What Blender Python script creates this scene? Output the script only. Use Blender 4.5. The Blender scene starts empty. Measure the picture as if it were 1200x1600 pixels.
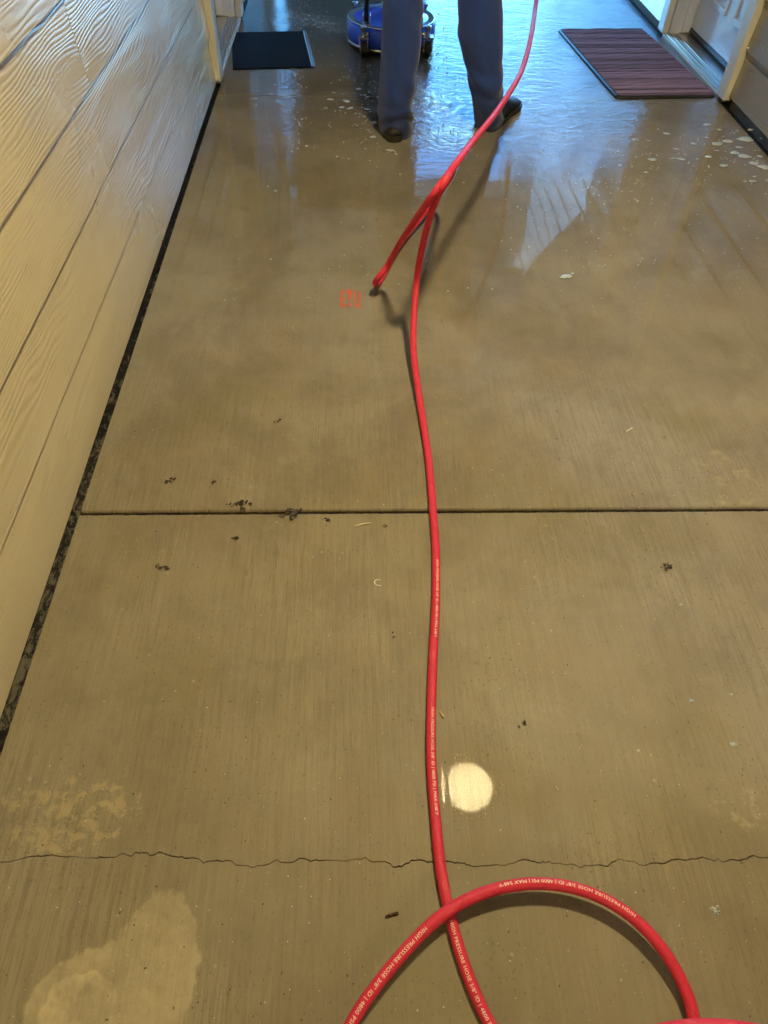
import bpy, bmesh, math, random
import numpy as np
from mathutils import Vector, Matrix
random.seed(7); rng = np.random.default_rng(7)
C = bpy.context.scene.collection
SC = bpy.context.scene
R = math.radians

# ------------------------------------------------------------------ camera
H = 1.2; FPX = 1110.0
PITCH, YAW, ROLL = R(49.155), R(-3.4796), R(2.2818)
def cam_axes():
    f = np.array([0, math.cos(PITCH), -math.sin(PITCH)]); r = np.array([1., 0, 0]); u = np.cross(r, f)
    c, s = math.cos(YAW), math.sin(YAW); Z = np.array([[c, -s, 0], [s, c, 0], [0, 0, 1]])
    f, r, u = Z @ f, Z @ r, Z @ u
    c, s = math.cos(ROLL), math.sin(ROLL)
    return c*r + s*u, -s*r + c*u, f
AR, AU, AF = cam_axes()
cam = bpy.data.cameras.new('camera'); camo = bpy.data.objects.new('camera', cam); C.objects.link(camo)
cam.sensor_fit = 'VERTICAL'; cam.sensor_height = 32.0; cam.lens = FPX*32.0/1600.0
cam.clip_start = 0.02; cam.clip_end = 2000
camo.matrix_world = Matrix(((AR[0], AU[0], -AF[0], 0), (AR[1], AU[1], -AF[1], 0), (AR[2], AU[2], -AF[2], H), (0, 0, 0, 1)))
SC.camera = camo
# helpers to turn measurements of the photograph into places in the world
def ray(px, py): return AF + (px-600)/FPX*AR - (py-800)/FPX*AU
def G(px, py, z=0.0):
    d = ray(px, py); t = (z-H)/d[2]; return Vector((d[0]*t, d[1]*t, z))
def WY(px, py, Y):
    d = ray(px, py); t = Y/d[1]; return Vector((d[0]*t, Y, H+d[2]*t))

# ------------------------------------------------------------------ world, sun, exposure
SUN_EL, SUN_AZ = R(25), R(300)
w = bpy.data.worlds.new('World'); SC.world = w; w.use_nodes = True
nt = w.node_tree; nt.nodes.clear()
sky = nt.nodes.new('ShaderNodeTexSky'); sky.sky_type = 'NISHITA'; sky.sun_disc = False
sky.sun_elevation = SUN_EL; sky.sun_rotation = SUN_AZ; sky.dust_density = 0.6; sky.ozone_density = 3.0
tint = nt.nodes.new('ShaderNodeMix'); tint.data_type = 'RGBA'; tint.blend_type = 'MULTIPLY'; tint.inputs['Factor'].default_value = 1
tint.inputs['B'].default_value = (0.28, 0.66, 1.0, 1)      # phone white balance set for the warm lamps: daylight turns blue
bg = nt.nodes.new('ShaderNodeBackground'); bg.inputs['Strength'].default_value = 0.053
ow = nt.nodes.new('ShaderNodeOutputWorld')
nt.links.new(sky.outputs[0], tint.inputs['A']); nt.links.new(tint.outputs['Result'], bg.inputs['Color']); nt.links.new(bg.outputs[0], ow.inputs[0])
sl = bpy.data.lights.new('sun', 'SUN'); sl.energy = 2.0; sl.angle = R(0.5); sl.color = (.115, .34, .88)      # seen through the same indoor white balance
so = bpy.data.objects.new('sun', sl); C.objects.link(so)
sd = Vector((math.sin(SUN_AZ)*math.cos(SUN_EL), math.cos(SUN_AZ)*math.cos(SUN_EL), math.sin(SUN_EL)))
so.rotation_euler = sd.to_track_quat('Z', 'Y').to_euler()
LAMP_L = 10.6
SC.view_settings.view_transform = 'Standard'; SC.view_settings.look = 'None'
SC.view_settings.exposure = 5.4; SC.view_settings.gamma = 1.0; SC.view_settings.use_curve_mapping = False
SC.render.engine = 'CYCLES'
SC.cycles.use_denoising = True; SC.cycles.max_bounces = 7; SC.cycles.transparent_max_bounces = 12
SC.cycles.sample_clamp_indirect = 2.0; SC.cycles.use_light_tree = False; SC.cycles.caustics_refractive = False; SC.cycles.blur_glossy = 0.0

# ------------------------------------------------------------------ mesh helpers
class MB:
    def __init__(s): s.v = []; s.f = []; s.m = []; s.uv = None; s.sm = []
    def add(s, vs, fs, mi=0, smooth=False):
        o = len(s.v); s.v += [tuple(p) for p in vs]
        for f in fs: s.f.append(tuple(i+o for i in f)); s.m.append(mi); s.sm.append(smooth)
    def box(s, x0, x1, y0, y1, z0, z1, mi=0):
        vs = [(x, y, z) for z in (z0, z1) for y in (y0, y1) for x in (x0, x1)]
        s.add(vs, [(0,2,3,1),(4,5,7,6),(0,1,5,4),(1,3,7,5),(3,2,6,7),(2,0,4,6)], mi)
    def loft(s, rings, mi=0, caps=True, smooth=True, closed=True):
        n = len(rings[0]); vs = [p for r in rings for p in r]; fs = []
        for i in range(len(rings)-1):
            for j in range(n if closed else n-1):
                k = (j+1) % n; fs.append((i*n+j, i*n+k, (i+1)*n+k, (i+1)*n+j))
        if caps: fs.append(tuple(reversed(range(n)))); fs.append(tuple((len(rings)-1)*n+j for j in range(n)))
        s.add(vs, fs, mi, smooth)
    def lathe(s, prof, cx, cy, n=40, mi=0, smooth=True, cz=0):
        s.loft([[(cx+r*math.cos(2*math.pi*j/n), cy+r*math.sin(2*math.pi*j/n), cz+z) for j in range(n)] for r, z in prof], mi, True, smooth)
    def tube(s, pts, rad, n=12, mi=0, smooth=True):
        s.loft(sweep(pts, rad, n)[0], mi, True, smooth)
    def build(s, name, mats, parent=None, bevel=0.0, seg=2, subsurf=0):
        me = bpy.data.meshes.new(name); me.from_pydata(s.v, [], s.f)
        for m in (mats if isinstance(mats, (list, tuple)) else [mats]): me.materials.append(m)
        for p, mi, sm in zip(me.polygons, s.m, s.sm): p.material_index = mi; p.use_smooth = sm
        me.update()
        o = bpy.data.objects.new(name, me); C.objects.link(o)
        if parent: o.parent = parent
        if bevel:
            b = o.modifiers.new('bevel', 'BEVEL'); b.width = bevel; b.segments = seg; b.limit_method = 'ANGLE'; b.angle_limit = R(40)
        if subsurf:
            q = o.modifiers.new('sub', 'SUBSURF'); q.levels = q.render_levels = subsurf
        return o
def sweep(pts, rad, n=12, up=(0, 0, 1)):
    pts = [Vector(p) for p in pts]; rads = rad if hasattr(rad, '__len__') else [rad]*len(pts); rings = []; frames = []
    U = Vector(up); N = None
    for i, p in enumerate(pts):
        t = (pts[min(i+1, len(pts)-1)] - pts[max(i-1, 0)]).normalized()
        if N is None:
            N = U - t*U.dot(t)
            if N.length < 1e-3: N = Vector((1, 0, 0)) - t*t.x
        else: N = N - t*N.dot(t)
        N.normalize(); B = t.cross(N)
        frames.append((p, t, N.copy(), B))
        rings.append([p + (N*math.cos(2*math.pi*j/n) + B*math.sin(2*math.pi*j/n))*rads[i] for j in range(n)])
    return rings, frames
def spline(P, step=0.006):
    P = [np.array(p, float) for p in P]; P = [2*P[0]-P[1]] + P + [2*P[-1]-P[-2]]; out = []
    for i in range(1, len(P)-2):
        p0, p1, p2, p3 = P[i-1:i+3]
        k0, k1, k2 = [max(np.linalg.norm(b-a), 1e-6)**.5 for a, b in ((p0, p1), (p1, p2), (p2, p3))]   # centripetal
        m1 = (p2-p1) + k1*((p1-p0)/k0 - (p2-p0)/(k0+k1)); m2 = (p2-p1) + k1*((p3-p2)/k2 - (p3-p1)/(k1+k2))
        n = max(2, int(np.linalg.norm(p2-p1)/step))
        for k in range(n):
            t = k/n; out.append((2*t**3-3*t*t+1)*p1 + (t**3-2*t*t+t)*m1 + (-2*t**3+3*t*t)*p2 + (t**3-t*t)*m2)
    out.append(P[-2])
    A = np.array(out)
    d = np.r_[0, np.cumsum(np.linalg.norm(np.diff(A, axis=0), axis=1))]
    s = np.linspace(0, d[-1], max(3, int(d[-1]/step)+1))
    return np.stack([np.interp(s, d, A[:, k]) for k in range(3)], 1)
def smooth(A, n):
    A = A.copy()
    for _ in range(n): A[1:-1] = .25*A[:-2] + .5*A[1:-1] + .25*A[2:]
    return A
def empty(name, label=None, cat=None, loc=(0, 0, 0), group=None, kind=None):
    o = bpy.data.objects.new(name, None); o.location = loc; o.empty_display_size = .05; C.objects.link(o); return tag(o, label, cat, group, kind)
def tag(o, label=None, cat=None, group=None, kind=None):
    for k, v in (('label', label), ('category', cat), ('group', group), ('kind', kind)):
        if v: o[k] = v
    return o

# ------------------------------------------------------------------ material helpers
class NT:
    def __init__(s, name):
        s.mat = bpy.data.materials.new(name); s.mat.use_nodes = True; s.t = s.mat.node_tree
        s.t.nodes.clear(); s.out = s.n('ShaderNodeOutputMaterial'); s._co = None
    def n(s, typ, **kw):
        nd = s.t.nodes.new(typ)
        for k, v in kw.items():
            if hasattr(nd, k): setattr(nd, k, v)
        return nd
    def set(s, sock, v):
        if isinstance(v, bpy.types.NodeSocket): s.t.links.new(v, sock)
        elif v is not None:
            if sock.type == 'RGBA' and not hasattr(v, '__len__'): v = (v, v, v, 1)
            elif sock.type == 'RGBA' and len(v) == 3: v = (*v, 1)
            sock.default_value = v
    @property
    def co(s):
        if s._co is None: s._co = s.n('ShaderNodeTexCoord').outputs['Object']
        return s._co
    def xyz(s, v=None):
        x = s.n('ShaderNodeSeparateXYZ'); s.set(x.inputs[0], v or s.co); return x.outputs
    def comb(s, x, y, z):
        c = s.n('ShaderNodeCombineXYZ'); s.set(c.inputs[0], x); s.set(c.inputs[1], y); s.set(c.inputs[2], z); return c.outputs[0]
    def scale(s, sc, v=None, loc=(0, 0, 0)):
        m = s.n('ShaderNodeMapping'); s.set(m.inputs['Vector'], v or s.co); m.inputs['Scale'].default_value = sc; m.inputs['Location'].default_value = loc; return m.outputs[0]
    def noise(s, scale, detail=4, rough=.55, v=None, dist=0, out=0):
        q = s.n('ShaderNodeTexNoise'); s.set(q.inputs['Vector'], v or s.co); q.inputs['Scale'].default_value = scale
        q.inputs['Detail'].default_value = detail; q.inputs['Roughness'].default_value = rough; q.inputs['Distortion'].default_value = dist; return q.outputs[out]
    def voro(s, scale, v=None, feature='F1', out='Distance', rnd=1):
        q = s.n('ShaderNodeTexVoronoi'); q.feature = feature; s.set(q.inputs['Vector'], v or s.co); q.inputs['Scale'].default_value = scale; q.inputs['Randomness'].default_value = rnd; return q.outputs[out]
    def m(s, op, a, b=None, c=None, clamp=False):
        q = s.n('ShaderNodeMath', operation=op); q.use_clamp = clamp; s.set(q.inputs[0], a)
        if b is not None: s.set(q.inputs[1], b)
        if c is not None: s.set(q.inputs[2], c)
        return q.outputs[0]
    def ss(s, v, a, b, lo=0., hi=1.):
        q = s.n('ShaderNodeMapRange', interpolation_type='SMOOTHSTEP'); s.set(q.inputs[0], v)
        q.inputs[1].default_value = a; q.inputs[2].default_value = b; q.inputs[3].default_value = lo; q.inputs[4].default_value = hi; return q.outputs[0]
    def lin(s, v, a, b, lo=0., hi=1.):
        q = s.n('ShaderNodeMapRange'); s.set(q.inputs[0], v)
        q.inputs[1].default_value = a; q.inputs[2].default_value = b; q.inputs[3].default_value = lo; q.inputs[4].default_value = hi; return q.outputs[0]
    def mix(s, f, a, b, blend='MIX'):
        q = s.n('ShaderNodeMix', data_type='RGBA', blend_type=blend); s.set(q.inputs['Factor'], f); s.set(q.inputs['A'], a); s.set(q.inputs['B'], b); return q.outputs['Result']
    def bump(s, h, dist, strength=1, nrm=None):
        q = s.n('ShaderNodeBump'); s.set(q.inputs['Height'], h); q.inputs['Distance'].default_value = dist; s.set(q.inputs['Strength'], strength)
        if nrm: s.set(q.inputs['Normal'], nrm)
        return q.outputs[0]
    def pbr(s, col, rough=.5, metal=0, nrm=None, spec=.5, coat=0, coat_r=.05, **kw):
        b = s.n('ShaderNodeBsdfPrincipled'); s.set(b.inputs['Base Color'], col); s.set(b.inputs['Roughness'], rough); s.set(b.inputs['Metallic'], metal)
        s.set(b.inputs['Specular IOR Level'], spec); s.set(b.inputs['Coat Weight'], coat); s.set(b.inputs['Coat Roughness'], coat_r)
        if nrm: s.set(b.inputs['Normal'], nrm)
        for k, v in kw.items(): s.set(b.inputs[k.replace('_', ' ')], v)
        s.t.links.new(b.outputs[0], s.out.inputs[0]); return s.mat
    def ell(s, cx, cy, rx, ry, nz=0, nscale=20):
        """signed 0..1 blob: 1 at centre, 0 on the rim and outside, rim broken by noise"""
        x, y, _ = s.xyz()
        a = s.m('POWER', s.m('MULTIPLY', s.m('SUBTRACT', x, cx), 1/rx), 2); b = s.m('POWER', s.m('MULTIPLY', s.m('SUBTRACT', y, cy), 1/ry), 2)
        d = s.m('SQRT', s.m('ADD', a, b))
        if nz: d = s.m('ADD', d, s.m('MULTIPLY', s.m('SUBTRACT', s.noise(nscale, 4), .5), nz))
        return s.m('SUBTRACT', 1, d)

def simple(name, col, rough=.5, metal=0, var=.12, nscale=30, bump=0, bscale=200, **kw):
    t = NT(name); n = t.noise(nscale, 5)
    c = t.mix(n, tuple(k*(1-var) for k in col), tuple(min(1, k*(1+var)) for k in col))
    return t.pbr(c, rough, metal, t.bump(t.noise(bscale, 3), bump) if bump else None, **kw)

def mat_concrete():
    t = NT('broomed_concrete'); x, y, z = t.xyz()
    big = t.noise(1.6, 5, .6, dist=.6); mid = t.noise(7, 6, .65, dist=.4); fine = t.noise(70, 5, .7)
    warp = t.n('ShaderNodeVectorMath', operation='ADD'); nn = t.n('ShaderNodeVectorMath', operation='SCALE')
    t.set(nn.inputs[0], t.noise(3, 2, .5, out=1)); nn.inputs['Scale'].default_value = .012
    t.set(warp.inputs[0], t.co); t.set(warp.inputs[1], nn.outputs[0]); wv = warp.outputs[0]
    br1 = t.noise(1, 4, .7, v=t.scale((300, 9, 1), wv)); br2 = t.noise(1, 3, .6, v=t.scale((110, 4, 1), wv)); br3 = t.noise(1, 3, .65, v=t.scale((560, 36, 1), wv))
    brush = t.m('ADD', t.m('MULTIPLY', br1, .45), t.m('ADD', t.m('MULTIPLY', br2, .3), t.m('MULTIPLY', br3, .25)))
    bmask = t.m('MULTIPLY', t.ss(t.noise(2.3, 3, .5, dist=.5), .35, .65, .35, 1), t.ss(y, 1.0, 1.8, 1, .42))
    c = t.mix(t.ss(big, .3, .7), (.195, .164, .114), (.268, .234, .172))
    damp = t.noise(1.15, 6, .62, v=t.scale((1, .7, 1), None, (2.2, 5.1, 0)), dist=.9)
    c = t.mix(t.ss(damp, .50, .56, 0, .42), c, (.158, .124, .082)); c = t.mix(t.ss(damp, .44, .36, 0, .30), c, (.30, .268, .205))
    c = t.mix(t.m('MULTIPLY', t.ss(mid, .4, .75), .55), c, (.275, .225, .145))
    c = t.mix(t.m('MULTIPLY', t.ss(mid, .52, .28), .45), c, (.165, .135, .090))
    bd = t.m('MULTIPLY', t.ss(brush, .54, .40), t.m('MULTIPLY', bmask, .52))
    c = t.mix(bd, c, (.115, .092, .060))
    bl = t.m('MULTIPLY', t.ss(brush, .54, .66), t.m('MULTIPLY', bmask, .42)); c = t.mix(bl, c, (.37, .32, .23))
    # daylight sheen painted into the slab colour: greyer, paler to the right and far
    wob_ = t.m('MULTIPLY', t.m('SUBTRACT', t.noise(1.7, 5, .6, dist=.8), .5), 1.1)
    day_sheen = t.m('MULTIPLY', t.ss(t.m('ADD', x, wob_), .10, .75), t.ss(t.m('ADD', y, t.m('MULTIPLY', wob_, .4)), .28, .85))
    c = t.mix(day_sheen, c, t.mix(1.0, c, (1.24, 1.36, 1.90), 'MULTIPLY'))
    day_sheen_far = t.m('MULTIPLY', t.ss(t.m('ADD', y, wob_), .9, 1.9), t.m('SUBTRACT', 1, t.m('MULTIPLY', day_sheen, .8)))
    c = t.mix(day_sheen_far, c, t.mix(1.0, c, (1.12, 1.20, 1.50), 'MULTIPLY'))
    # algae-olive and rust-brown tints, worn in blotches
    c = t.mix(t.ss(t.noise(2.7, 4, .6, v=t.scale((1, 1, 1), None, (3, 1, 0))), .5, .72, 0, .35), c, (.185, .165, .085))
    c = t.mix(t.ss(t.noise(3.1, 4, .6, v=t.scale((1, 1, 1), None, (7, 5, 0))), .52, .74, 0, .30), c, (.225, .165, .105))
    pore = t.noise(1, 3, .6, v=t.scale((210, 120, 1), None, (9, 3, 0))); c = t.mix(t.m('MULTIPLY', t.ss(pore, .60, .70), t.ss(t.noise(5, 4, .6), .35, .65, .15, .75)), c, (.075, .058, .036))
    st_ = t.noise(1, 5, .7, v=t.scale((24, 17, 1), None, (5, 8, 0)), dist=1.0); c = t.mix(t.m('MULTIPLY', t.ss(st_, .66, .72), .5), c, (.10, .08, .05)); c = t.mix(t.m('MULTIPLY', t.ss(st_, .31, .27), .4), c, (.38, .33, .25))
    # exposed grains: pale and dark
    sp = t.voro(95); c = t.mix(t.m('MULTIPLY', t.ss(sp, .10, .05), t.ss(t.noise(9, 2), .45, .58, 0, .8)), c, (.46, .41, .30))
    sp2 = t.voro(130, v=t.scale((1, 1, 1), None, (4.3, 2.1, 0))); c = t.mix(t.m('MULTIPLY', t.ss(sp2, .12, .05), t.ss(t.noise(6, 3), .42, .58, 0, .9)), c, (.045, .035, .022))
    sp3 = t.voro(28, v=t.scale((1, 1, 1), None, (1.3, .7, 0))); c = t.mix(t.m('MULTIPLY', t.ss(t.m('ADD', sp3, t.m('MULTIPLY', fine, .12)), .17, .10), t.ss(t.noise(4, 2), .52, .6, 0, .55)), c, (.40, .35, .25))
    # concrete dried out: pale patches with a hard tide line
    p1 = G(240, 1520); p2 = G(150, 1580); p1b = G(120, 1600)
    def soft(p, rx, ry, nz, ns): return t.ss(t.ell(p.x, p.y, rx, ry, nz, ns), .0, .10)
    d1 = soft(p1, .064, .110, .55, 30); d2 = soft(p2, .100, .082, .60, 26); d2b = soft(p1b, .058, .066, .6, 34)
    tex = t.ss(t.noise(42, 6, .7), .30, .62); blot = t.ss(t.noise(11, 5, .65), .36, .60)
    dm = t.m('MULTIPLY', t.m('MAXIMUM', t.m('MULTIPLY', d1, .50), t.m('MAXIMUM', t.m('MULTIPLY', d2, .55), t.m('MULTIPLY', d2b, .9))), t.m('MULTIPLY', t.m('ADD', t.m('MULTIPLY', blot, .6), .4), t.m('ADD', t.m('MULTIPLY', tex, .35), .65)))
    c = t.mix(dm, c, (.52, .44, .29))
    p3 = G(110, 1275); d3 = t.ell(p3.x, p3.y, .115, .060, 1.1, 22); d3m = t.m('MULTIPLY', t.ss(d3, 0, .15), t.ss(t.noise(34, 5, .7, dist=1.2), .47, .60))
    c = t.mix(t.m('MULTIPLY', d3m, .5), c, (.47, .38, .23))  # gold glints of the wet patch, painted in as pale speckle
    p4 = G(1130, 745); d4 = t.ell(p4.x, p4.y, .13, .10, 1.2, 18); c = t.mix(t.m('MULTIPLY', t.ss(d4, 0, .2), t.ss(t.noise(24, 5, .7), .52, .66, 0, .45)), c, (.46, .41, .31))
    p5 = G(1160, 1260); d5 = t.ell(p5.x, p5.y, .06, .05, 1.2, 24); c = t.mix(t.m('MULTIPLY', t.ss(d5, 0, .2), t.ss(t.noise(40, 5, .7), .5, .66, 0, .4)), c, (.44, .38, .28))
    h = t.m('ADD', t.m('MULTIPLY', brush, bmask), t.m('MULTIPLY', fine, .25))
    nrm = t.bump(h, .0011, .55)
    rough = t.m('SUBTRACT', t.ss(mid, .3, .7, .46, .62), t.m('MULTIPLY', d3m, .34))
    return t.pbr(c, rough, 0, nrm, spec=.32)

def mat_water():
    t = NT('standing_water'); x, y, z = t.xyz()
    edge = t.noise(1.7, 5, .6, dist=.7)
    ye = t.m('ADD', y, t.m('MULTIPLY', t.m('SUBTRACT', edge, .5), 1.1))
    ye = t.m('ADD', ye, t.m('MULTIPLY', x, .5))
    mask = t.m('ADD', t.ss(ye, .72, 1.25, 0, .55), t.ss(ye, 1.45, 2.15, 0, .45))
    rough = t.ss(ye, .9, 2.3, .16, .012)
    # ripples: strong round the feet and the machine, dying out towards the camera
    act = t.m('MULTIPLY', t.ss(y, 2.55, 3.5), t.ss(x, -.35, .5, .6, 1))
    n1 = t.noise(1, 3, .55, v=t.scale((8, 15, 1)), dist=2.0); n2 = t.noise(1, 3, .6, v=t.scale((30, 52, 1)), dist=1.6); n3 = t.noise(1, 2, .5, v=t.scale((5, 6, 1)))
    h = t.m('ADD', t.m('MULTIPLY', n1, .6), t.m('ADD', t.m('MULTIPLY', n2, .22), t.m('MULTIPLY', n3, .5)))
    for cx, cy, fr in ((.40, 3.05, 150), (.30, 3.45, 120)):
        d = t.m('SQRT', t.m('ADD', t.m('POWER', t.m('SUBTRACT', x, cx), 2), t.m('POWER', t.m('SUBTRACT', y, cy), 2)))
        wv = t.m('MULTIPLY', t.m('SINE', t.m('MULTIPLY', t.m('ADD', d, t.m('MULTIPLY', t.m('ADD', n1, t.m('MULTIPLY', n2, .6)), .10)), fr)), t.ss(d, .02, .30, .14, 0)); h = t.m('ADD', h, wv)
    nb = t.bump(h, .006, t.m('ADD', t.m('MULTIPLY', act, .95), .012))
    pl = t.m('ADD', t.noise(1, 2, .5, v=t.scale((2.2, 1.6, 1))), t.m('MULTIPLY', t.noise(1, 2, .5, v=t.scale((40, 7, 1))), .012))
    nb = t.bump(pl, .010, .22, nb)
    fr = t.n('ShaderNodeFresnel'); fr.inputs['IOR'].default_value = 1.34; t.set(fr.inputs['Normal'], nb)
    gl = t.n('ShaderNodeBsdfGlossy'); t.set(gl.inputs['Roughness'], rough); t.set(gl.inputs['Normal'], nb)
    tr = t.n('ShaderNodeBsdfTransparent'); tr.inputs['Color'].default_value = (.94, .93, .90, 1)
    tb = t.n('ShaderNodeBsdfTransparent'); mx0 = t.n('ShaderNodeMixShader'); t.set(mx0.inputs[0], mask); t.set(mx0.inputs[1], tb.outputs[0]); t.set(mx0.inputs[2], tr.outputs[0])
    mx = t.n('ShaderNodeMixShader'); t.set(mx.inputs[0], t.m('MULTIPLY', fr.outputs[0], mask)); t.set(mx.inputs[1], mx0.outputs[0]); t.set(mx.inputs[2], gl.outputs[0])
    t.t.links.new(mx.outputs[0], t.out.inputs[0]); return t.mat

PUDDLE = .094
def mat_puddle():
    t = NT('puddle_water')
    fr = t.n('ShaderNodeFresnel'); fr.inputs['IOR'].default_value = 1.33
    gl = t.n('ShaderNodeBsdfGlossy'); gl.inputs['Roughness'].default_value = 0.037
    tr = t.n('ShaderNodeBsdfTransparent'); tr.inputs['Color'].default_value = (.97, .96, .94, 1)
    g_ = t.m('MULTIPLY', fr.outputs[0], PUDDLE); t.set(gl.inputs['Color'], t.comb(g_, g_, g_))      # thin film: faint mirror over the slab
    ad = t.n('ShaderNodeAddShader'); t.set(ad.inputs[0], tr.outputs[0]); t.set(ad.inputs[1], gl.outputs[0])
    t.t.links.new(ad.outputs[0], t.out.inputs[0]); return t.mat

def mat_siding(name, c0, c1, soaked=0):
    t = NT(name); x, y, z = t.xyz()
    rnd = t.n('ShaderNodeObjectInfo').outputs['Random']
    yo = t.m('ADD', y, t.m('MULTIPLY', rnd, 37.0)); zo = t.m('ADD', z, t.m('MULTIPLY', rnd, 5.0))
    # cathedral grain pressed into the board
    v = t.comb(t.m('MULTIPLY', rnd, 9), t.m('MULTIPLY', yo, 1.25), t.m('MULTIPLY', zo, 8.5))
    f1 = t.noise(1, 2.0, .45, v=v, dist=.35)
    v2 = t.comb(0., t.m('MULTIPLY', yo, 8), t.m('MULTIPLY', zo, 34)); f2 = t.noise(1, 3, .55, v=v2)
    ph = t.m('ADD', t.m('MULTIPLY', z, 108), t.m('ADD', t.m('MULTIPLY', f1, 14.0), t.m('MULTIPLY', f2, .7)))
    wv = t.m('ADD', t.m('MULTIPLY', t.m('SINE', t.m('MULTIPLY', ph, 6.283)), .5), .5)
    wv = t.m('POWER', wv, .75)
    amp = t.ss(t.noise(1, 3, .6, v=t.comb(3., t.m('MULTIPLY', yo, 2.2), t.m('MULTIPLY', zo, 11))), .34, .60, .12, 1)
    micro = t.noise(1, 4, .7, v=t.comb(0., t.m('MULTIPLY', yo, 40), t.m('MULTIPLY', zo, 330)))
    h = t.m('ADD', t.m('MULTIPLY', wv, amp), t.m('MULTIPLY', micro, .16))
    # beads and runs of water on the paint
    drops = t.m('MULTIPLY', t.ss(t.voro(75, v=t.comb(0., t.m('MULTIPLY', y, 1.0), t.m('MULTIPLY', z, .8))), .22, .05), t.ss(t.noise(5, 3), .56, .70))
    nrm = t.bump(h, .00065, .8); nrm = t.bump(drops, .004, .7, nrm)
    lo = t.noise(2.2, 4, .6)
    c = t.mix(lo, c0, c1); c = t.mix(t.m('MULTIPLY', t.m('SUBTRACT', 1, wv), t.m('MULTIPLY', amp, .28)), c, tuple(k*.55 for k in c0))
    c = t.mix(t.ss(z, .13, .0, 0, .25), c, (.24, .22, .16))
    # shade under the laps painted as dark lines, broken into grimy runs
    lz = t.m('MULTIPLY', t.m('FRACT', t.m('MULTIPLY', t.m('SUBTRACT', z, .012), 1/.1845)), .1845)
    lap_shade = t.m('MULTIPLY', t.ss(t.m('ADD', lz, t.m('MULTIPLY', t.noise(1, 3, .6, v=t.comb(0., t.m('MULTIPLY', y, 14), t.m('MULTIPLY', z, 6))), .006)), .1800, .1848), t.ss(t.noise(1, 4, .6, v=t.comb(0., t.m('MULTIPLY', y, 2.5), t.m('MULTIPLY', z, 3))),   .30, .50, .55, 1))
    c = t.mix(lap_shade, c, (.05, .042, .030))
    wet = t.ss(t.m('ADD', t.m('ADD', y, t.m('MULTIPLY', t.m('SUBTRACT', t.noise(2.4, 4, .6), .5), 1.6)), t.m('MULTIPLY', z, .9)), 1.5, 2.4)
    rough = t.m('ADD', t.m('MULTIPLY', wet, -.20), .44)
    return t.pbr(c, rough, 0, nrm, spec=.5, coat=1.0 if soaked else t.m('MULTIPLY', wet, .85), coat_r=.09 if soaked else .20, Coat_Normal=t.bump(h, .0009, .8))

def mat_hose():
    t = NT('red_rubber_hose'); uv = t.n('ShaderNodeUVMap'); uv.uv_map = 'UVMap'; u, v, _ = t.xyz(uv.outputs[0])   # u 0..1 round, v metres along
    hel = t.m('FRACT', t.m('ADD', t.m('MULTIPLY', v, 15.0), u)); line = t.m('MULTIPLY', t.ss(t.m('ABSOLUTE', t.m('SUBTRACT', hel, .5)), .016, .004), 1.)
    cloth = t.m('MULTIPLY', t.m('SINE', t.m('MULTIPLY', t.m('ADD', v, t.m('MULTIPLY', u, -.03)), 3600)), t.m('SINE', t.m('MULTIPLY', u, 300)))
    scv = t.comb(t.m('MULTIPLY', u, 4), t.m('MULTIPLY', v, 26), 0.); scuff = t.ss(t.noise(1, 4, .7, v=scv, dist=.6), .54, .68)
    sc2 = t.ss(t.noise(1, 4, .75, v=t.comb(t.m('MULTIPLY', u, 12), t.m('MULTIPLY', v, 55), 3.)), .58, .70)
    lo = t.noise(5, 4)
    c = t.mix(lo, (.54, .020, .060), (.64, .038, .088))
    c = t.mix(t.m('MULTIPLY', scuff, .35), c, (.80, .16, .18)); c = t.mix(t.m('MULTIPLY', sc2, .55), c, (.24, .015, .02)); c = t.mix(t.m('MULTIPLY', line, .6), c, (.22, .01, .016))
    h = t.m('ADD', t.m('MULTIPLY', cloth, .10), t.m('MULTIPLY', line, -.6)); h = t.m('ADD', h, t.m('MULTIPLY', t.noise(260, 3), .3))
    return t.pbr(c, t.ss(lo, .3, .7, .46, .60), 0, t.bump(h, .0006, .6), spec=.3)

def mat_fabric():
    t = NT('navy_work_trousers'); x, y, z = t.xyz()
    tw = t.m('SINE', t.m('MULTIPLY', t.m('ADD', t.m('ADD', x, y), z), 2600)); n = t.noise(9, 5, .6)
    wet = t.ss(t.m('ADD', z, t.m('MULTIPLY', t.m('SUBTRACT', t.noise(14, 4), .5), .12)), .20, .06)
    c = t.mix(n, (.013, .040, .22), (.020, .056, .29)); c = t.mix(t.m('MULTIPLY', wet, .55), c, (.012, .015, .028))
    return t.pbr(c, t.m('ADD', t.m('MULTIPLY', wet, -.2), .8), 0, t.bump(t.m('ADD', t.m('MULTIPLY', tw, .15), t.noise(60, 4)), .0012, .4), spec=.3, Sheen_Weight=.25)

def mat_rug():
    t = NT('ribbed_brown_carpet'); x, y, z = t.xyz()
    rib = t.n('ShaderNodeTexWhiteNoise', noise_dimensions='1D'); t.set(rib.inputs['W'], t.m('FLOOR', t.m('MULTIPLY', y, 58)))
    st = t.noise(1, 3, .6, v=t.comb(t.m('MULTIPLY', x, 1.2), t.m('MULTIPLY', y, 62), 0.)); f = t.m('ADD', t.m('MULTIPLY', rib.outputs[0], .45), t.m('MULTIPLY', st, .7))
    c = t.mix(t.ss(f, .3, .85), (.070, .038, .052), (.30, .19, .28)); c = t.mix(t.ss(t.noise(420, 2), .60, .72, 0, .5), c, (.30, .24, .25))
    wetn = t.ss(t.noise(300, 3, .7), .5, .8)
    return t.pbr(c, t.lin(wetn, 0, 1, .75, .25), 0, t.bump(t.m('ADD', t.noise(500, 3), t.noise(130, 3)), .003, .8), spec=.5)

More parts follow.
